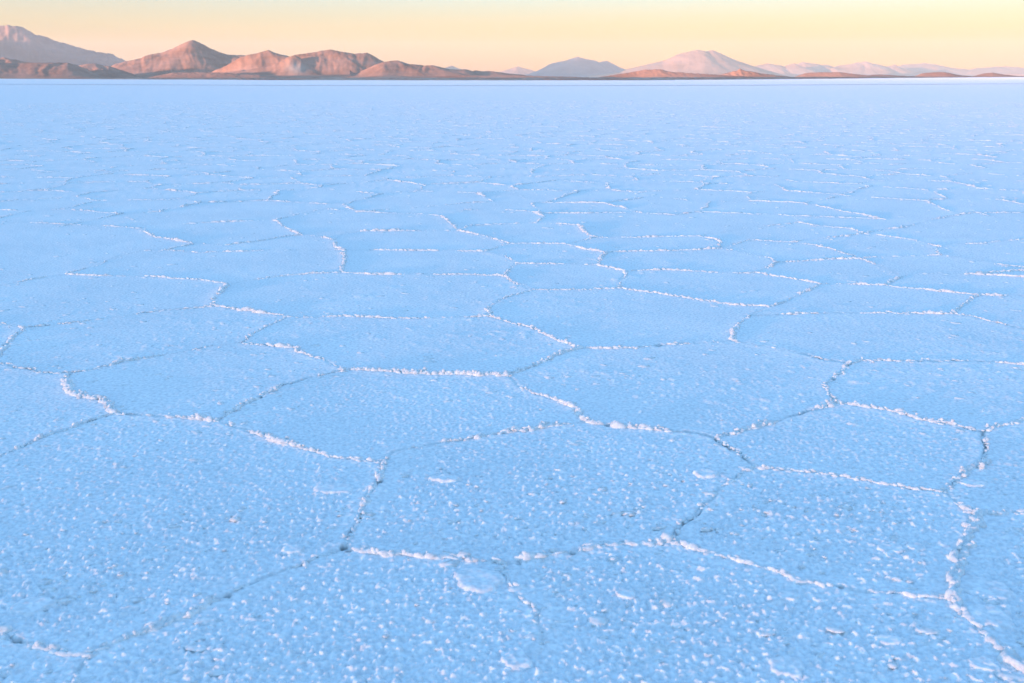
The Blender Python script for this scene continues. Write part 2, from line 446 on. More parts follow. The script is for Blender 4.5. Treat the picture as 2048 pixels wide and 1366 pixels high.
# ------------------------------------------------------------------ the salt flat: one sheet round the camera, finest where it is near
fine = np.radians(np.linspace(-33, 33, 1030))
coarse = np.radians(np.concatenate([np.linspace(-180, -57, 60), np.linspace(-56, -33.2, 85), np.linspace(33.2, 56, 85), np.linspace(57, 180, 60)[:-1]]))
AZ = np.sort(np.concatenate([fine, coarse]))
ycut = np.concatenate([np.linspace(1440, 215, 590), np.array([205, 196, 188, 181, 175, 170, 166.5, 164, 162, 160, 158.6, 157.5, 156.7, 156.1, 155.7, 155.4])])
ang = np.arctan((ycut - 683) / FPX) + PITCH
RR = CAM_H / np.tan(np.clip(ang, 1e-5, 1.5))
RR = np.concatenate([[.25, .6, 1.0, 1.4, 1.75, 2.0], RR[RR > 2.1], [4500, 7000, 11000, 17000, 24000]])
RR = np.sort(RR)
nr, na = len(RR), len(AZ)
gr, ga = np.meshgrid(RR, AZ, indexing='ij')
rlim = np.where(np.abs(ga) < math.radians(58), 24000.0, 2500.0)
gr = np.minimum(gr, rlim + gr * .001)
X, Y = gr * np.sin(ga), gr * np.cos(ga)
row_step = np.gradient(RR)

near_rows = int(np.searchsorted(RR, 16.0))
mid_rows = int(np.searchsorted(RR, R_FAR + 4))
dist = np.full((nr, na), 9.0)
esize = np.zeros((nr, na))
pad = .16
for e in edges:
    P = np.array([(p.x, p.y) for p in e['pts']])
    step = 2
    for s in range(0, len(P) - 1, step):
        q = P[s:s + step + 1]
        rr_ = np.hypot(q[:, 0], q[:, 1])
        if rr_.min() < .5:
            continue
        aa = np.arctan2(q[:, 0], q[:, 1])
        i0, i1 = np.searchsorted(RR, [rr_.min() - pad, rr_.max() + pad])
        j0, j1 = np.searchsorted(AZ, [aa.min() - pad / rr_.min(), aa.max() + pad / rr_.min()])
        if i1 <= i0 or j1 <= j0 or i0 >= mid_rows:
            continue
        xs, ys = X[i0:i1, j0:j1], Y[i0:i1, j0:j1]
        for a, b in zip(q[:-1], q[1:]):
            ab = b - a
            t = np.clip(((xs - a[0]) * ab[0] + (ys - a[1]) * ab[1]) / max(ab @ ab, 1e-9), 0, 1)
            d = np.hypot(xs - a[0] - t * ab[0], ys - a[1] - t * ab[1])
            w = d < dist[i0:i1, j0:j1]
            dist[i0:i1, j0:j1][w] = d[w]
            esize[i0:i1, j0:j1][w] = 1.1 if e['b'] == 'd1' else e['size']

Z = np.zeros((nr, na))
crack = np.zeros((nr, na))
m = slice(0, mid_rows)
x, y, d, es = X[m], Y[m], dist[m], esize[m]
fade = lambda cell: np.clip((cell * .9 - row_step[m][:, None]) / (cell * .6), 0, 1)
Z[m] += .003 * (fbm(x / .9, y / .9, 3, 11) - .5)
Z[m] += .004 * (fbm(x / .16, y / .16, 2, 21) - .5)
swell = np.exp(-(d / .055) ** 2) * (.35 + .9 * fbm(x / .07, y / .07, 2, 31)) * es * np.clip(.12 / row_step[m][:, None], 0, 1)
Z[m] += .006 * swell
gw = np.maximum(.010, .45 * row_step[m])[:, None]
opn = np.clip(.03 / row_step[m][:, None], 0, 1) ** 1.5 * np.clip((vnoise(x * 3.1, y * 3.1, 51) + .35 * vnoise(x * 11, y * 11, 52) - .30 - .45 * es) / .3, 0, 1)
opn = np.clip(.018 / row_step[m][:, None], 0, 1) * (.34 + .66 * opn)
Z[m] -= .014 * np.exp(-(d / gw) ** 2) * opn
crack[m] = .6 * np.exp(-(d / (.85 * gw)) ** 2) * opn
k = slice(0, near_rows)
x, y = X[k], Y[k]
fade2 = lambda cell: np.clip((cell * .8 - row_step[k][:, None]) / (cell * .5), 0, 1)
clear = .35 + .65 * np.clip((dist[k] - .03) / .08, 0, 1)
Z[k] += clear * (.0115) * (vnoise(x / .0125, y / .0125, 61) - .5) * fade2(.030)
Z[k] += clear * .58 * .025 * domes(x, y, .025, 71, .28, .60, .9) * fade2(.030)
rough = np.clip(1.6 * fbm(x / 1.1, y / 1.1, 2, 95) - .3, .15, 1)
Z[k] += clear * .34 * .058 * domes(x, y, .058, 81, .16, .46, .55) * fade2(.06) * rough
Z[k] += .16 * .17 * domes(x, y, .17, 91, .10, .32, .25) * fade2(.10) * rough
Z[near_rows:mid_rows] += .006 * (vnoise(X[near_rows:mid_rows] / .07, Y[near_rows:mid_rows] / .07, 62) - .5) * np.clip(.12 / row_step[near_rows:mid_rows][:, None], .15, 1)
# the open holes at a few joints of the cracks
HOLES = ((688, 1094, .014), (697, 1103, .009), (1037, 1128, .008), (1681, 1176, .009), (520, 794, .013), (35, 1283, .012), (1667, 758, .013), (1318, 690, .02), (1215, 851, .012), (455, 1193, .010), (1145, 1108, .009), (10, 690, .014), (760, 965, .011))
for hx, hy, hr in HOLES:
    p = on_ground(hx, hy)
    r_ = p.length
    i0, i1 = np.searchsorted(RR, [r_ - .12, r_ + .12]); a_ = math.atan2(p.x, p.y)
    j0, j1 = np.searchsorted(AZ, [a_ - .12 / r_, a_ + .12 / r_])
    q = np.exp(-(((X[i0:i1, j0:j1] - p.x) ** 2 + (Y[i0:i1, j0:j1] - p.y) ** 2) / hr ** 2) ** 1.5)
    Z[i0:i1, j0:j1] -= .05 * q
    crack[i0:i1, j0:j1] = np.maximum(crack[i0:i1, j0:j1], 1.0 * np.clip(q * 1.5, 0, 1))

verts = np.stack([X.ravel(), Y.ravel(), Z.ravel()], 1)
idx = np.arange(nr * na).reshape(nr, na)
jn = np.roll(np.arange(na), -1)
q = np.stack([idx[:-1, :], idx[:-1][:, jn], idx[1:][:, jn], idx[1:, :]], -1).reshape(-1, 4)
centre = len(verts)
verts = np.vstack([verts, [[0, 0, 0]]])
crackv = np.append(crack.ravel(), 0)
fan = np.stack([np.full(na, centre), idx[0][jn], idx[0]], 1)

# vertex normals of the whole sheet, kept when it is split into plates
dr = np.stack([np.gradient(X, axis=0), np.gradient(Y, axis=0), np.gradient(Z, axis=0)], -1)
da = np.stack([(np.roll(g, -1, 1) - np.roll(g, 1, 1)) for g in (X, Y, Z)], -1)
nrm = np.cross(da, dr)
nrm /= np.maximum(np.linalg.norm(nrm, axis=-1, keepdims=True), 1e-12)
nrm[nrm[..., 2] < 0] *= -1
nrm = np.vstack([nrm.reshape(-1, 3), [[0, 0, 1]]])

# which plate every face belongs to
qc = verts[q][:, :, :2].mean(1)
qr, qa = np.hypot(qc[:, 0], qc[:, 1]), np.arctan2(qc[:, 0], qc[:, 1])
plate = np.full(len(q), -1)
for pi, poly in enumerate(traced_polys):
    lo, hi = poly.min(0), poly.max(0)
    c = np.where((qc[:, 0] > lo[0]) & (qc[:, 0] < hi[0]) & (qc[:, 1] > lo[1]) & (qc[:, 1] < hi[1]))[0]
    px, py = qc[c, 0], qc[c, 1]
    inside = np.zeros(len(c), bool)
    for a, b in zip(poly, np.roll(poly, -1, 0)):
        if a[1] == b[1]:
            continue
        hit = ((a[1] > py) != (b[1] > py)) & (px < (b[0] - a[0]) * (py - a[1]) / (b[1] - a[1]) + a[0])
        inside ^= hit
    plate[c[inside]] = pi
kd = kdtree.KDTree(len(seeds))
for i, s in enumerate(seeds):
    kd.insert((s[0], s[1], 0), i)
kd.balance()
far = np.where((plate < 0) & (qr < 42) & (np.abs(qa) < .53) & is_far(qc[:, 0], qc[:, 1], -.9))[0]
plate[far] = [len(traced_polys) + kd.find((a, b, 0))[1] for a, b in qc[far]]
inframe = np.abs(qa) < .49
ids, counts = np.unique(plate[(plate >= 0) & inframe], return_counts=True)
keep = [i for i, c in sorted(zip(ids, counts), key=lambda t: -t[1]) if c > 60][:290]

def sub(name, faces, parent, tris=None):
    used = np.unique(np.concatenate([faces.ravel(), tris.ravel()]) if tris is not None else faces)
    remap = np.full(len(verts), -1)
    remap[used] = np.arange(len(used))
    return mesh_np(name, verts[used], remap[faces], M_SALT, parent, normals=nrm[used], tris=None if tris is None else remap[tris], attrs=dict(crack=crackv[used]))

rest = ~np.isin(plate, keep)
salt_flat = sub('salt_flat', q[rest], None, fan)
tag(salt_flat, 'white cracked salt flat tinted blue by the evening sky', 'salt flat', kind='structure')
order_f = np.argsort(plate, kind='stable')
ps = plate[order_f]
for i in keep:
    a, b = np.searchsorted(ps, [i, i + 1])
    sub('salt_plate', q[order_f[a:b]], salt_flat)

def ground_z(px, py):
    r_, a_ = math.hypot(px, py), math.atan2(px, py)
    i, j = min(int(np.searchsorted(RR, r_)), nr - 1), min(int(np.searchsorted(AZ, a_)), na - 1)
    return Z[i, j]

# ------------------------------------------------------------------ lumpy salt ridges pushed up along the cracks
def ico(sub_):
    bm = bmesh.new()
    bmesh.ops.create_icosphere(bm, subdivisions=sub_, radius=1)
    v = np.array([tuple(w.co) for w in bm.verts])
    f = np.array([[w.index for w in g.verts] for g in bm.faces])
    bm.free()
    keepf = (v[f][:, :, 2].mean(1) > -.45)
    f = f[keepf]
    used = np.unique(f)
    rm = np.full(len(v), -1); rm[used] = np.arange(len(used))
    return v[used], rm[f]
def low_dome():
    v = [(0, 0, 1)] + [(.75 * math.cos(t), .75 * math.sin(t), .62) for t in np.linspace(.3, .3 + 2 * math.pi, 6)[:-1]] + [(math.cos(t), math.sin(t), -.3) for t in np.linspace(0, 2 * math.pi, 6)[:-1]]
    f = [(0, 1 + i, 1 + (i + 1) % 5) for i in range(5)]
    for i in range(5):
        j = (i + 1) % 5
        f += [(1 + i, 6 + i, 6 + j), (1 + i, 6 + j, 1 + j)]
    return np.array(v), np.array(f)
ICO = {0: low_dome(), 1: ico(1), 2: ico(2), 3: ico(3)}

class Lumps:
    def __init__(self):
        self.v, self.f, self.n = [], [], 0
    def add(self, c, rx, ry, rz, ang, lvl, rough=.18):
        v, f = ICO[lvl]
        s = random.randrange(10000)
        k_ = 1 + rough * 2 * (vnoise(v[:, 0] * 1.6 + s, v[:, 1] * 1.6 + v[:, 2] * 1.1, 3) - .5) + rough * (vnoise(v[:, 0] * 4 + s, v[:, 1] * 4 - v[:, 2] * 3, 4) - .5)
        p = v * k_[:, None] * (rx, ry, rz)
        ca, sa = math.cos(ang), math.sin(ang)
        self.v.append(np.stack([p[:, 0] * ca - p[:, 1] * sa + c[0], p[:, 0] * sa + p[:, 1] * ca + c[1], p[:, 2] + c[2]], 1))
        self.f.append(f + self.n)
        self.n += len(v)
    def build(self, name, mat, parent=None):
        return mesh_np(name, np.vstack(self.v), None, mat, parent, tris=np.vstack(self.f))

hole_pts = [(on_ground(a, b), c) for a, b, c in HOLES]
def ridge(L, e, r_mid):
    pts = e['pts']
    s = e['size']
    cum = [0]
    for a, b in zip(pts[:-1], pts[1:]):
        cum.append(cum[-1] + (b - a).length)
    tot = cum[-1]
    ph = random.uniform(0, 100)
    lvl = 2 if r_mid < 4.3 else 1 if r_mid < 11 else 0
    pos = random.uniform(0, .03)
    step0 = .015 if r_mid < 6 else .022 if r_mid < 12 else .045 if r_mid < 26 else .09 if r_mid < 45 else .14
    far_ = min(1.0, max(0.0, (r_mid - 9) / 25))
    j = 0
    while pos < tot:
        while j < len(cum) - 2 and cum[j + 1] < pos:
            j += 1
        a, b = pts[j], pts[j + 1]
        t = (pos - cum[j]) / max(cum[j + 1] - cum[j], 1e-6)
        p = a.lerp(b, min(1, t))
        ang = math.atan2(b.y - a.y, b.x - a.x)
        bulk = float(vnoise(np.array([pos * 3.0 + ph]), np.array([ph]), 7)[0]) * .80 + float(vnoise(np.array([pos * 15 + ph]), np.array([ph]), 8)[0]) * .35
        h = ((.42 if r_mid < 6 else .35 - .12 * far_) + 1.55 * (bulk - .55) + .40 * (s - .75)) * (1 - min(.6, r_mid / 100))
        if r_mid < 9 and any((p - q_).length < 2.2 * c_ + .012 for q_, c_ in hole_pts):
            h = 0
        if h > .14:
            h = min(h, .85)
            w = (.0062 + .0132 * h) * random.uniform(.75, 1.3) * (.75 + .35 * s)
            off = random.gauss(0, .008)
            cx, cy = p.x - math.sin(ang) * off, p.y + math.cos(ang) * off
            st = max(1.0, step0 / .018)
            L.add((cx, cy, ground_z(cx, cy) + .1 * w), w * random.uniform(1.1, 2.3) * st ** .9, w * random.uniform(.75, 1.1), w * random.uniform(.6, 1.15) * (.7 + .4 * h), ang + random.gauss(0, .35), lvl, .34)
            if r_mid < 7 and h > .5 and random.random() < .5:
                w2 = w * random.uniform(.4, .65)
                L.add((cx + random.gauss(0, w * .5), cy + random.gauss(0, w * .5), ground_z(cx, cy) + w * .8), w2, w2, w2, random.uniform(0, 3), 1)
        elif r_mid < 14 and h > 0 and random.random() < .35:
            d_ = random.gauss(0, .035)
            cx, cy, w = p.x - math.sin(ang) * d_, p.y + math.cos(ang) * d_, random.uniform(.003, .008)
            L.add((cx, cy, ground_z(cx, cy)), w * random.uniform(.8, 1.6), w, w * .8, random.uniform(0, 3), 0, .3)
        pos += step0 * random.uniform(.7, 1.35)

emid = []
for i, e in enumerate(edges):
    p = e['pts'][len(e['pts']) // 2]
    inside = abs(math.atan2(p.x, p.y)) < .49 and p.y > 2.3
    emid.append((p.length + (0 if inside else 1000), i))
emid.sort()
crust = Lumps()
for n_, (rm, i) in enumerate(emid):
    e = edges[i]
    r_mid = rm % 1000 if rm < 1000 else rm - 1000
    if n_ < 290 and rm < 1000:
        L = Lumps()
        ridge(L, e, r_mid)
        if L.n:
            L.build('salt_ridge', M_RIDGE, salt_flat)
    elif abs(math.atan2(e['pts'][0].x, e['pts'][0].y)) < .95:
        ridge(crust, e, r_mid)
o = crust.build('ridge_crust', M_RIDGE, salt_flat)
tag(o, kind='stuff')

# small knobs of salt strewn over the plates
knobs = Lumps()
count = 0
while count < 17000:
    r_ = 2.3 * (45 / 2.3) ** (random.random() ** .62)
    a_ = random.uniform(-.72, .72)
    x_, y_ = r_ * math.sin(a_), r_ * math.cos(a_)
    if float(fbm(np.array([x_ / .8]), np.array([y_ / .8]), 2, 5)[0]) < random.uniform(.25, .62):
        continue
    big = random.random() ** 4
    w = (.006 + .020 * big) * (1 + .045 * r_)
    knobs.add((x_, y_, ground_z(x_, y_) - .15 * w), w * random.uniform(.8, 1.9), w * random.uniform(.8, 1.2), w * random.uniform(.12, .34), random.gauss(0, .5), (2 if r_ < 3.2 and big > .4 else 1) if r_ < 4.2 else 0, .2)
    count += 1
tag(knobs.build('salt_knobs', M_RIDGE, salt_flat), kind='stuff')

# ------------------------------------------------------------------ loose flat flakes lying on the plates
def flake(px, py, w_px, ratio, ang, thick, label):
    p = on_ground(px, py)
    w = w_px / FPX * math.hypot(p.length, CAM_H) / 2
    nseg, rings = 40, 7
    ph = random.uniform(0, 99)
    vs, fs = [], []
    for k_ in range(rings + 1):
        f_ = k_ / rings
        for s_ in range(nseg):
            th = 2 * math.pi * s_ / nseg
            edge = 1 + .5 * (float(vnoise(np.array([math.cos(th) * 1.3 + ph]), np.array([math.sin(th) * 1.3]), 2)[0]) - .5) + .28 * (float(vnoise(np.array([math.cos(th) * 4 + ph]), np.array([math.sin(th) * 4]), 6)[0]) - .5)
            rad = w * edge * (f_ if k_ < rings else 1.0)
            lx, ly = rad * math.cos(th), rad * math.sin(th) * ratio
            rim = .75 + .45 * float(vnoise(np.array([lx / .03 + ph]), np.array([ly / .03]), 9)[0]) + .4 * float(vnoise(np.array([lx / .011 + ph]), np.array([ly / .011]), 9)[0])
            z = thick * rim * (1 - .25 * (1 - f_)) * (1 if f_ < .85 else .8)
            if k_ == rings:
                z = -.01
            vs.append((lx, ly, z))
    for k_ in range(rings):
        for s_ in range(nseg):
            fs.append((k_ * nseg + s_, k_ * nseg + (s_ + 1) % nseg, (k_ + 1) * nseg + (s_ + 1) % nseg, (k_ + 1) * nseg + s_)[::-1])
    o = mesh_np('salt_flake', np.array(vs), np.array(fs), M_SALT)
    o.location = (p.x, p.y, .004)
    o.rotation_euler = (0, 0, ang)
    return tag(o, label, 'salt flake', 'flat salt flakes lying on the plates')

for a in [
 (958, 1165, 92, 1.0, .25, .010, 'wide flat salt flake with a pink lit rim left of the thin side crack'),
 (1970, 1180, 96, .95, -.2, .007, 'broad pale blue salt flake just right of the three way ridge junction'),
 (1975, 1236, 90, 1.0, .1, .007, 'broad pale blue flake beside the thick ridge at the lower right edge'),
 (1783, 1100, 52, .9, .1, .006, 'left one of two adjoining pale flakes on the plate at right'),
 (1832, 1097, 44, .8, .1, .006, 'right one of two adjoining pale flakes on the plate at right'),
 (668, 980, 84, .7, .1, .006, 'pale flake left of the upright lumpy ridge above the black hole'),
 (66, 1214, 70, .9, .1, .008, 'small pale flake above the ridge in the lower left corner'),
 (1030, 1326, 66, .8, .35, .012, 'pink lit crumbly flake near the middle of the bottom edge'),
 (1570, 1336, 74, .9, -.25, .009, 'pale blue lens shaped flake at the bottom right of centre'),
 (1965, 1332, 56, .9, 0, .008, 'pale round flake left of the thick ridge at the bottom right corner'),
 (1250, 1192, 44, .9, -.2, .008, 'small tilted flake right of the thin side crack'),
 (1576, 1195, 40, .9, -.15, .007, 'small pale flake under the long ridge of the right foreground'),
 (892, 960, 64, .6, .05, .010, 'thin pink lit flake inside the large central plate'),
 (588, 1101, 48, .8, .05, .007, 'small pale flake up and left of the black hole'),
 (1412, 950, 46, 1.0, .3, .009, 'small upright flake above the ridge that climbs to the right'),
 (1942, 968, 56, .7, .05, .005, 'flat flake right of the forked ridge at the right edge'),
 (1775, 1283, 54, .7, -.1, .006, 'long thin blue flake below the plain crack at lower right'),
]:
    flake(*a)

# a driven track, a faint long band far out on the flat
def band(name, pts, width, label):
    vs, fs = [], []
    n_ = 120
    P = [on_ground(*p) for p in pts]
    for i in range(n_ + 1):
        u = i / n_ * (len(P) - 1)
        k_ = min(int(u), len(P) - 2)
        p = P[k_].lerp(P[k_ + 1], u - k_)
        w = width * (.8 + .4 * float(vnoise(np.array([i * .4]), np.array([.5]), 3)[0]))
        vs += [(p.x, p.y - w / 2, .03), (p.x, p.y, .035), (p.x, p.y + w / 2, .03)]
    for i in range(n_):
        for s_ in (0, 1):
            fs.append((i * 3 + s_, i * 3 + 3 + s_, i * 3 + 4 + s_, i * 3 + 1 + s_))
    o = mesh_np(name, np.array(vs), np.array(fs), M_TRACK)
    return tag(o, label, 'track', kind='structure')
M_TRACK = salt_material('driven_salt', (.68, .69, .71), crack=False)
band('vehicle_track', [(-300, 168), (0, 168.5), (600, 171), (1100, 171.5), (1500, 170.5), (2048, 167.5), (2400, 165)], 9, 'faint grey driven track crossing the far salt flat')

# ------------------------------------------------------------------ hills and mountains
def outline_fn(pts):
    a = sorted((az_el(*p)) for p in pts)
    return np.array([p[0] for p in a]), np.array([p[1] for p in a])

def relief(name, outline, dist0, depth, cones, mat, label, cat, gully=.25, gscale=1.0, step=.00095, rows=74, front=.5, seed=0, base=.30, pale=None, fine=.05, sharp=1.0):
    """a hill as a height field round its own ridge; every column is scaled so that its crest meets the outline seen from the flat"""
    oa, oe = outline_fn(outline)
    depth *= .55
    cones = [(a, b, c * .55, d * .5, e) for a, b, c, d, e in cones]
    azs = np.arange(oa[0], oa[-1] + step / 2, step)
    r0, r1 = dist0 - depth * front, dist0 + depth * (1 - front)
    rs = np.linspace(r0, r1, rows)
    R_, A_ = np.meshgrid(rs, azs, indexing='ij')
    X_, Y_ = R_ * np.sin(A_), R_ * np.cos(A_)
    el = np.interp(azs, oa, oe)
    Hs = np.maximum(np.tan(el) * dist0 + CAM_H, .5)
    hmax = Hs.max()
    u = (R_ - dist0) / np.where(R_ < dist0, depth * front, depth * (1 - front))
    prof = np.clip(1 - np.abs(u) ** 1.25, 0, 1) ** 1.15
    h = base * Hs[None, :] * prof
    for (px, py, rad, dr_, pw) in cones:       # peak pixel, foot radius, distance offset, steepness
        a_, e_ = az_el(px, py)
        Rc = dist0 + dr_
        Hc = max(math.tan(e_) * Rc + CAM_H, 1)
        cx, cy = Rc * math.sin(a_), Rc * math.cos(a_)
        dx, dy = X_ - cx, Y_ - cy
        th = np.arctan2(dy, dx)
        wob = 1 + gully * (fbm(np.cos(th) * 2.2 * gscale + 5 + seed, np.sin(th) * 2.2 * gscale + 9, 4, seed) - .5)
        dd = np.hypot(dx, dy) / (rad * wob)
        h = np.maximum(h, Hc * np.clip(1 - dd, 0, 1) ** pw)
    # gullies and spurs running down the front
    sc_ = depth * .16
    g = fbm(X_ / sc_ + seed * 3.1, Y_ / (sc_ * 2.2) + seed, 5, 40 + seed, .55)
    ridged = 1 - np.abs(2 * g - 1)
    mid_h = np.clip(h / hmax, 0, 1)
    h = h * (1 - gully * .9 * (1 - ridged) * np.clip(1.25 - mid_h, .2, 1))
    wob_ = .008 * (fbm(A_ / .03, R_ / (depth * .2), 3, 80 + seed) - .5)
    gl = 1 - np.abs(2 * fbm((A_ + wob_) / .011 * gscale, R_ / (depth * .8), 4, 70 + seed, .6) - 1)
    h = h * (1 - .38 * gully * (1 - gl) * np.clip(1.15 - mid_h, .15, 1) * np.clip(mid_h * 4, 0, 1))
    h = h + fine * hmax * (fbm(X_ / (sc_ * .3), Y_ / (sc_ * .3), 4, 60 + seed) - .5) * prof
    # meet the outline
    ang_ = (h - CAM_H) / R_
    S0 = ang_.max(0)
    S = np.tan(el)
    top = np.take_along_axis(h, ang_.argmax(0)[None], 0)[0]
    rt = rs[ang_.argmax(0)]
    want = S * rt + CAM_H
    kx = np.clip(want / np.maximum(top, .3), .02, 2.4)
    for _ in range(30):
        kx = (np.roll(kx, 1) + 2 * kx + np.roll(kx, -1)) / 4
    h = h * kx[None]
    # sink the borders under the flat
    endw = np.minimum(np.arange(len(azs)), np.arange(len(azs))[::-1])
    edge = np.minimum(1, np.minimum(u + 1, 1 - u) * 14)
    h = h * np.clip(edge, 0, 1) - (1 - np.clip(edge, 0, 1)) * 3 - .2
    n_r, n_a = h.shape
    id_ = np.arange(n_r * n_a).reshape(n_r, n_a)
    f = np.stack([id_[:-1, :-1], id_[1:, :-1], id_[1:, 1:], id_[:-1, 1:]], -1).reshape(-1, 4)[:, ::-1]
    v = np.stack([X_.ravel(), Y_.ravel(), h.ravel()], 1)
    c = v.mean(0) * (1, 1, 0)
    pv = np.zeros(len(v))
    if pale:
        for (px, py, rad) in pale:
            a_, e_ = az_el(px, py)
            dd = ((A_ - a_) / rad) ** 2 + (((h - CAM_H) / R_ - math.tan(e_)) / (rad * .55)) ** 2
            pv = np.maximum(pv, (np.exp(-dd) * np.clip(.2 + 1.6 * fbm(A_ * 900, h / 3, 3, 77), 0, 1)).ravel())
    o = mesh_np(name, v - c, f, mat, attrs=dict(pale=pv))
    o.location = c
    return tag(o, label, cat, kind='structure')

SHADE = 'mountain'
# far left massif (D = 9 km) and an unseen range, added further left to shade it and the central peak
relief('mountain', [(-420, 150), (-330, 125), (-250, 100), (-120, 72), (-60, 60), (-30, 54), (0, 51), (10, 52), (15, 50), (25, 52), (32, 51), (48, 56), (70, 68), (100, 77), (130, 87), (165, 97), (195, 104), (220, 107), (240, 115), (252, 122), (275, 133), (310, 150), (330, 156)],
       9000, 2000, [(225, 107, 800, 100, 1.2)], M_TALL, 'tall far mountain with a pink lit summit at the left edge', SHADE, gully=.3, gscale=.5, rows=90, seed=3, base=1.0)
SP, SQ = Vector((1, -1)) / math.sqrt(2), Vector((1, 1)) / math.sqrt(2)      # across the sunlight and along it
def shade_range(p_pts, h_pts, q0, depth, label, name='mountain', mat=None):
    pp, vv = np.arange(p_pts[0], p_pts[-1], 40.0), np.linspace(-depth, depth, 70)
    U, V = np.meshgrid(pp, vv, indexing='ij')
    h = np.interp(pp, p_pts, h_pts)[:, None] * (1 + .05 * (fbm(pp / 260, pp * 0, 4, 17) - .5))[:, None]
    h = h * np.clip(1 - (np.abs(V) / depth) ** 1.1, 0, 1) * (1 + .35 * (fbm(U / 500, V / 400, 5, 91) - .5) * np.clip(np.abs(V) / depth * 3, 0, 1)) - 2
    W = V + q0
    x_, y_ = U * SP.x + W * SQ.x, U * SP.y + W * SQ.y
    n0, n1 = U.shape
    id_ = np.arange(n0 * n1).reshape(n0, n1)
    f = np.stack([id_[:-1, :-1], id_[1:, :-1], id_[1:, 1:], id_[:-1, 1:]], -1).reshape(-1, 4)
    v = np.stack([x_.ravel(), y_.ravel(), h.ravel()], 1)
    c = v.mean(0) * (1, 1, 0)
    o = mesh_np(name, v - c, f, mat or M_FAR, attrs=dict(pale=np.zeros(len(v))))
    o.location = c
    tag(o, label, name, kind='structure')
shade_range([-11800, -11200, -10500, -9500, -9000, -8300, -8050, -7800, -7500], [0, 500, 660, 650, 425, 382, 375, 240, 0], 0, 1500, 'unseen range added beyond the left edge to shade the far peaks')  # added out of view, crest shaped for the shadow it throws on the peaks
shade_range([-3800, -3600, -3300, -3050, -2930, -2850], [0, 80, 92, 86, 60, 0], -200, 350, 'unseen hill added beyond the left edge to shade the cone foot', 'hill', M_HILL)  # added out of view to throw shade on the foot of the cone
# far central and right mountains
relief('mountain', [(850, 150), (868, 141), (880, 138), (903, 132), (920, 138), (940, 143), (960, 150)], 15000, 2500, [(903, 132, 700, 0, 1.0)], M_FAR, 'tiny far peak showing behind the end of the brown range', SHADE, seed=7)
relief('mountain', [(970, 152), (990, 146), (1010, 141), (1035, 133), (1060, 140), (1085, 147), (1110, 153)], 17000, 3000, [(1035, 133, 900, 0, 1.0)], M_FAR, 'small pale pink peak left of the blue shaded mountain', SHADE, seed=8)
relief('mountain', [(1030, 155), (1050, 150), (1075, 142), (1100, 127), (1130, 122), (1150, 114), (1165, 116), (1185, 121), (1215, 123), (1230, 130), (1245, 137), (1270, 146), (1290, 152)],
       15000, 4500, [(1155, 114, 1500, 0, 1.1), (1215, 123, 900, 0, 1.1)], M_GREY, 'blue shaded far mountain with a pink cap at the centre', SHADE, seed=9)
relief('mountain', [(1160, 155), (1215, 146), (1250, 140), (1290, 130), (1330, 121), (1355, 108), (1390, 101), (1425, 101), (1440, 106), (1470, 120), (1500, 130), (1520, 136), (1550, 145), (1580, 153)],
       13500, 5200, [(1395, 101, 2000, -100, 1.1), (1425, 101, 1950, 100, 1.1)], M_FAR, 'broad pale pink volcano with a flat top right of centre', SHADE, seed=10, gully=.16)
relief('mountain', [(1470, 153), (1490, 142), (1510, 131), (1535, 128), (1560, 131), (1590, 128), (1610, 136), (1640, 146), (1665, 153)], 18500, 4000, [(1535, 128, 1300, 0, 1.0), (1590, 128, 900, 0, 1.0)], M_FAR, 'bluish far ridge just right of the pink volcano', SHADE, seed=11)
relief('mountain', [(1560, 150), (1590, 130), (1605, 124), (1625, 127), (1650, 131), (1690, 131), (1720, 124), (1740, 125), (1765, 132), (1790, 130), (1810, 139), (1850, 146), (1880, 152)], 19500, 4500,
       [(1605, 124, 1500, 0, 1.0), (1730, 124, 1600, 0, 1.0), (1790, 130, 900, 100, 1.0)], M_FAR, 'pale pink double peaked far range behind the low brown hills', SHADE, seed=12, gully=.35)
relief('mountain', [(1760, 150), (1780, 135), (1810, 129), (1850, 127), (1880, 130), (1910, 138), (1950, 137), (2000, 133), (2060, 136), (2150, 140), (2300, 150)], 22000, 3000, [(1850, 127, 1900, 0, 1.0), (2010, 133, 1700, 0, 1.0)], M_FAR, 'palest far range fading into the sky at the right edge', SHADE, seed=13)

# brown range of the left half (D = 3.6 km)
relief('hill', [(180, 150), (215, 136), (230, 127), (255, 122), (275, 118), (300, 108), (322, 106), (345, 97), (365, 87), (378, 81), (388, 80), (400, 85), (420, 96), (440, 105), (455, 110), (490, 110), (520, 118), (560, 132), (600, 146)],
       3500, 1700, [(386, 80, 700, 0, 1.05), (310, 107, 420, -60, 1.1), (250, 122, 300, -160, 1.1)], M_HILL, 'pointed reddish cone hill, highest of the brown range', 'hill', gully=.34, seed=21, rows=88, fine=.03)
relief('hill', [(290, 159), (340, 155), (400, 148), (440, 138), (468, 122), (484, 112), (500, 109), (520, 105), (537, 101), (550, 105), (565, 111), (590, 110), (610, 107), (640, 102), (663, 99), (680, 103), (700, 106), (735, 106), (745, 110), (765, 122), (790, 135), (830, 152)],
       2900, 1300, [(537, 101, 300, 60, 1.1), (660, 99, 480, 0, 1.0), (735, 106, 370, -40, .9), (590, 118, 320, -220, 1.1)], M_HILL, 'broad reddish hill with a flat crest right of the cone', 'hill', gully=.32, seed=22, rows=88, fine=.035, pale=[(592, 136, .0085)])
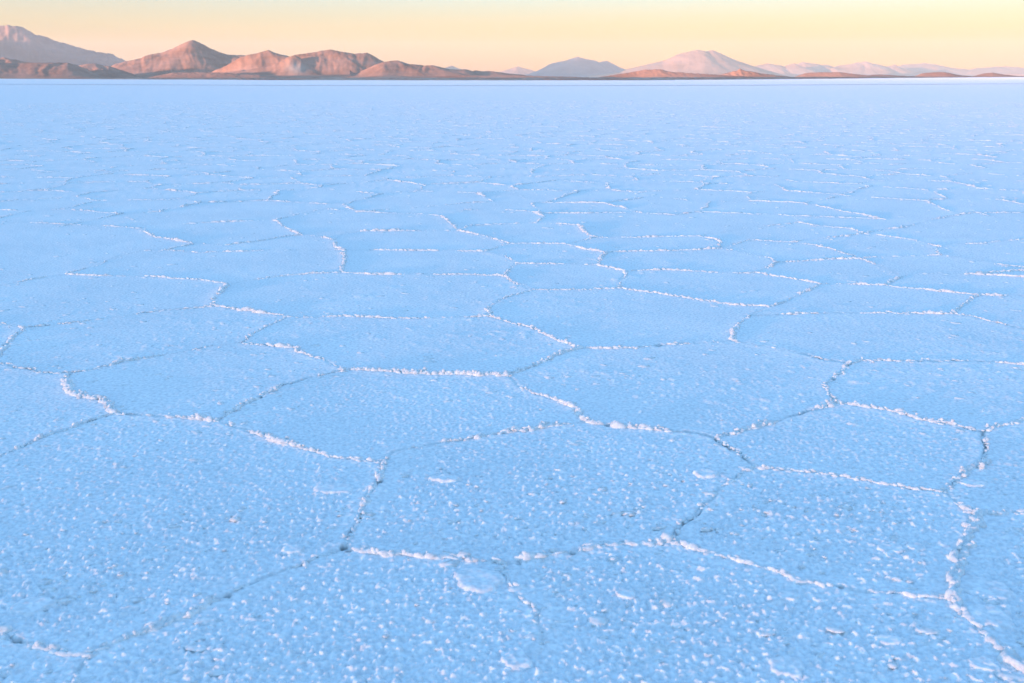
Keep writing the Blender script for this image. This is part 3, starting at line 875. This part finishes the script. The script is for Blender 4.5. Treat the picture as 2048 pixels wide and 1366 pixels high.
relief('hill', [(700, 152), (740, 134), (765, 123), (780, 122), (800, 121), (815, 128), (850, 130), (875, 132), (900, 139), (940, 139), (965, 143), (985, 142), (1010, 146), (1050, 150), (1080, 154)],
       2500, 1000, [(795, 121, 320, 0, 1.0), (865, 131, 260, -60, .9), (980, 142, 200, 0, 1.0)], M_HILL, 'lower brown end of the range sloping down to the right', 'hill', gully=.34, seed=23, rows=80, fine=.04)
# foothills at the left, in front of the range
relief('hill', [(-700, 150), (-600, 120), (-500, 108), (-350, 104), (-200, 112), (-100, 118), (-40, 117), (0, 116), (20, 117), (40, 121), (70, 126), (110, 135), (150, 150)], 2900, 420, [(8, 116, 260, 0, 1.0)], M_HILL, 'small dark crest behind the rounded foothill at the left edge', 'hill', gully=.25, seed=24, rows=80, fine=.04, base=0.85)
relief('hill', [(-300, 150), (-150, 128), (-60, 122), (0, 124), (30, 127), (60, 125), (100, 125), (135, 125), (155, 130), (175, 140), (195, 149), (215, 157)], 2300, 620, [], M_HILL, 'rounded brown foothill on the shore at the left edge', 'hill', gully=.38, seed=25, rows=80, fine=.03, base=1.0)
relief('hill', [(130, 150), (150, 132), (175, 127), (195, 128), (215, 131), (240, 139), (265, 147), (290, 155), (310, 158)], 2500, 560, [(190, 126, 260, 0, .9)], M_HILL, 'smaller brown foothill with a shaded left side beside the rounded one', 'hill', gully=.45, seed=26, rows=90, fine=.03, base=0.8)
# low front ridges on the shore
relief('hill', [(280, 158), (320, 150), (345, 145), (400, 144), (450, 145), (480, 148), (520, 149), (560, 155), (600, 159)], 1500, 120, [], M_HILL, 'long low ochre rise on the shore below the cone', 'hill', gully=.3, seed=27, rows=70, fine=.08, base=1.0)
relief('hill', [(780, 158), (830, 154), (880, 152), (930, 150), (980, 151), (1030, 150), (1090, 152), (1140, 153), (1190, 155), (1230, 158)], 1300, 90, [], M_HILL, 'low brown shore ridge left of the far blue mountain', 'hill', gully=.35, seed=28, rows=70, fine=.1, base=1.0)
relief('hill', [(1170, 158), (1210, 152), (1250, 146), (1290, 139), (1320, 138), (1340, 143), (1380, 146), (1420, 148), (1460, 151), (1510, 153), (1560, 156), (1590, 158)], 1250, 100, [], M_HILL, 'low brown hill in front of the pink volcano', 'hill', gully=.3, seed=29, rows=80, fine=.08, base=1.0)
relief('hill', [(1420, 155), (1445, 148), (1470, 141), (1490, 140), (1520, 146), (1560, 151), (1590, 154), (1610, 156)], 2000, 130, [(1480, 140, 60, 0, 1.0)], M_HILL, 'small humped hill with a dark right slope behind the low brown one', 'hill', gully=.3, seed=30, rows=70, fine=.06, base=0.7)
relief('hill', [(1575, 157), (1590, 153), (1610, 146), (1640, 144), (1680, 144), (1720, 149), (1750, 151), (1775, 153), (1800, 156)], 1600, 110, [], M_HILL, 'long flat topped brown hill left of the two small ones', 'hill', gully=.3, seed=31, rows=70, fine=.07, base=1.0)
relief('hill', [(1720, 155), (1745, 149), (1765, 149), (1800, 151), (1830, 152), (1845, 146), (1870, 144), (1890, 144), (1920, 150), (1950, 153), (1970, 155)], 2100, 140, [], M_HILL, 'smooth brown hill second from the right edge', 'hill', gully=.3, seed=32, rows=70, fine=.06, base=1.0)
relief('hill', [(1930, 155), (1950, 151), (1965, 147), (1985, 145), (2010, 149), (2040, 152), (2080, 153), (2150, 154), (2220, 155)], 2600, 150, [], M_HILL, 'last small brown hill at the right edge', 'hill', gully=.3, seed=33, rows=70, fine=.06, base=1.0)

# unseen ridge added behind the viewer to half hide the sun from the salt
def sun_block_ridge(dist_, crest_el, half, depth):
    uu, vv = np.linspace(-half, half, 260), np.linspace(-depth, depth, 40)
    U, V = np.meshgrid(uu, vv, indexing='ij')
    h = math.tan(crest_el) * dist_ * np.clip(1 - (np.abs(V) / depth) ** 1.4, 0, 1) * np.clip((1 - (U / half) ** 2) * 3, 0, 1)
    h = h * (1 + .10 * (fbm(U / 300, V / 250, 5, 90) - .5) * np.clip(np.abs(V) / depth * 4, .12, 1)) - 2
    bx, by = -math.sin(SUN_BACK), -math.cos(SUN_BACK)
    x_, y_ = bx * (dist_ + V) + by * U, by * (dist_ + V) - bx * U
    n0, n1 = U.shape
    id_ = np.arange(n0 * n1).reshape(n0, n1)
    f = np.stack([id_[:-1, :-1], id_[1:, :-1], id_[1:, 1:], id_[:-1, 1:]], -1).reshape(-1, 4)
    v = np.stack([x_.ravel(), y_.ravel(), h.ravel()], 1)
    a, b, c_ = v[f[0][0]], v[f[0][1]], v[f[0][3]]
    if np.cross(b - a, c_ - a)[2] < 0:
        f = f[:, ::-1]
    c = v.mean(0) * (1, 1, 0)
    o = mesh_np('hill', v - c, f, M_HILL, attrs=dict(pale=np.zeros(len(v))))
    o.location = c
    tag(o, 'unseen ridge added behind the viewer to half hide the low sun', 'hill', kind='structure')
sun_block_ridge(6000, math.radians(2.138), 3600, 900)

# the stony shore between the salt and the hills
SX = [-700, 0, 300, 600, 1024, 1300, 1600, 1960, 2048, 2700]
SY = [157.6, 157.6, 158.9, 160.4, 160.6, 160.4, 158.0, 154.6, 154.2, 153.0]
sa = np.array([az_el(a, b)[0] for a, b in zip(SX, SY)])
sr = np.array([on_ground(a, b).length for a, b in zip(SX, SY)])
azs = np.arange(sa[0], sa[-1], .0012)
rs_ = np.interp(azs, sa, 1 / sr)
tt = np.concatenate([np.linspace(0, 1, 44) ** 1.6 * 1200, [1500, 2000, 2700, 3600]])
R_ = (1 / rs_)[None, :] * (1 + .06 * (fbm(azs * 60, azs * 0, 3, 3) - .5))[None, :] - 30 + tt[:, None]
A_ = np.broadcast_to(azs, R_.shape)
X_, Y_ = R_ * np.sin(A_), R_ * np.cos(A_)
H_ = -.25 + np.minimum(tt[:, None] / 30, 1) * .25 + np.clip(tt[:, None] - 30, 0, 300) * .0012 + np.clip((tt[:, None] - 10) / 60, 0, 1) * 2.6 * (fbm(X_ / 22, Y_ / 14, 4, 8) - .40)
H_ = np.minimum(H_, 9)
n_r, n_a = H_.shape
id_ = np.arange(n_r * n_a).reshape(n_r, n_a)
f = np.stack([id_[:-1, :-1], id_[1:, :-1], id_[1:, 1:], id_[:-1, 1:]], -1).reshape(-1, 4)[:, ::-1]
o = mesh_np('shore', np.stack([X_.ravel(), Y_.ravel(), H_.ravel()], 1), f, M_HILL, attrs=dict(pale=(.7 * np.clip((fbm(X_ / 40, Y_ / 25, 3, 19) - .45) * 5, 0, 1)).ravel()))
tag(o, 'low reddish brown shore where the salt flat ends', 'shore', kind='structure')

# ------------------------------------------------------------------ the air
def haze_box(x0, x1, y0, y1, z0, z1):
    v = np.array([(x, y, z) for z in (z0, z1) for y in (y0, y1) for x in (x0, x1)], float)
    f = np.array([(0, 2, 3, 1), (4, 5, 7, 6), (0, 1, 5, 4), (2, 6, 7, 3), (0, 4, 6, 2), (1, 3, 7, 5)])
    m, t, b = new_mat('haze_air')
    t.nodes.remove(b)
    pv = t.nodes.new('ShaderNodeVolumePrincipled')
    pv.inputs['Color'].default_value = (*HAZE_COLOR, 1)
    pv.inputs['Density'].default_value = HAZE_DENSITY
    pv.inputs['Anisotropy'].default_value = 0.0
    t.links.new(pv.outputs[0], t.nodes['Material Output'].inputs['Volume'])
    o = mesh_np('haze', v, f, m)
    return tag(o, 'thin pale evening haze over the whole flat', 'haze', kind='stuff')
haze_box(-14000, 26000, -8500, 25000, -6, 800)
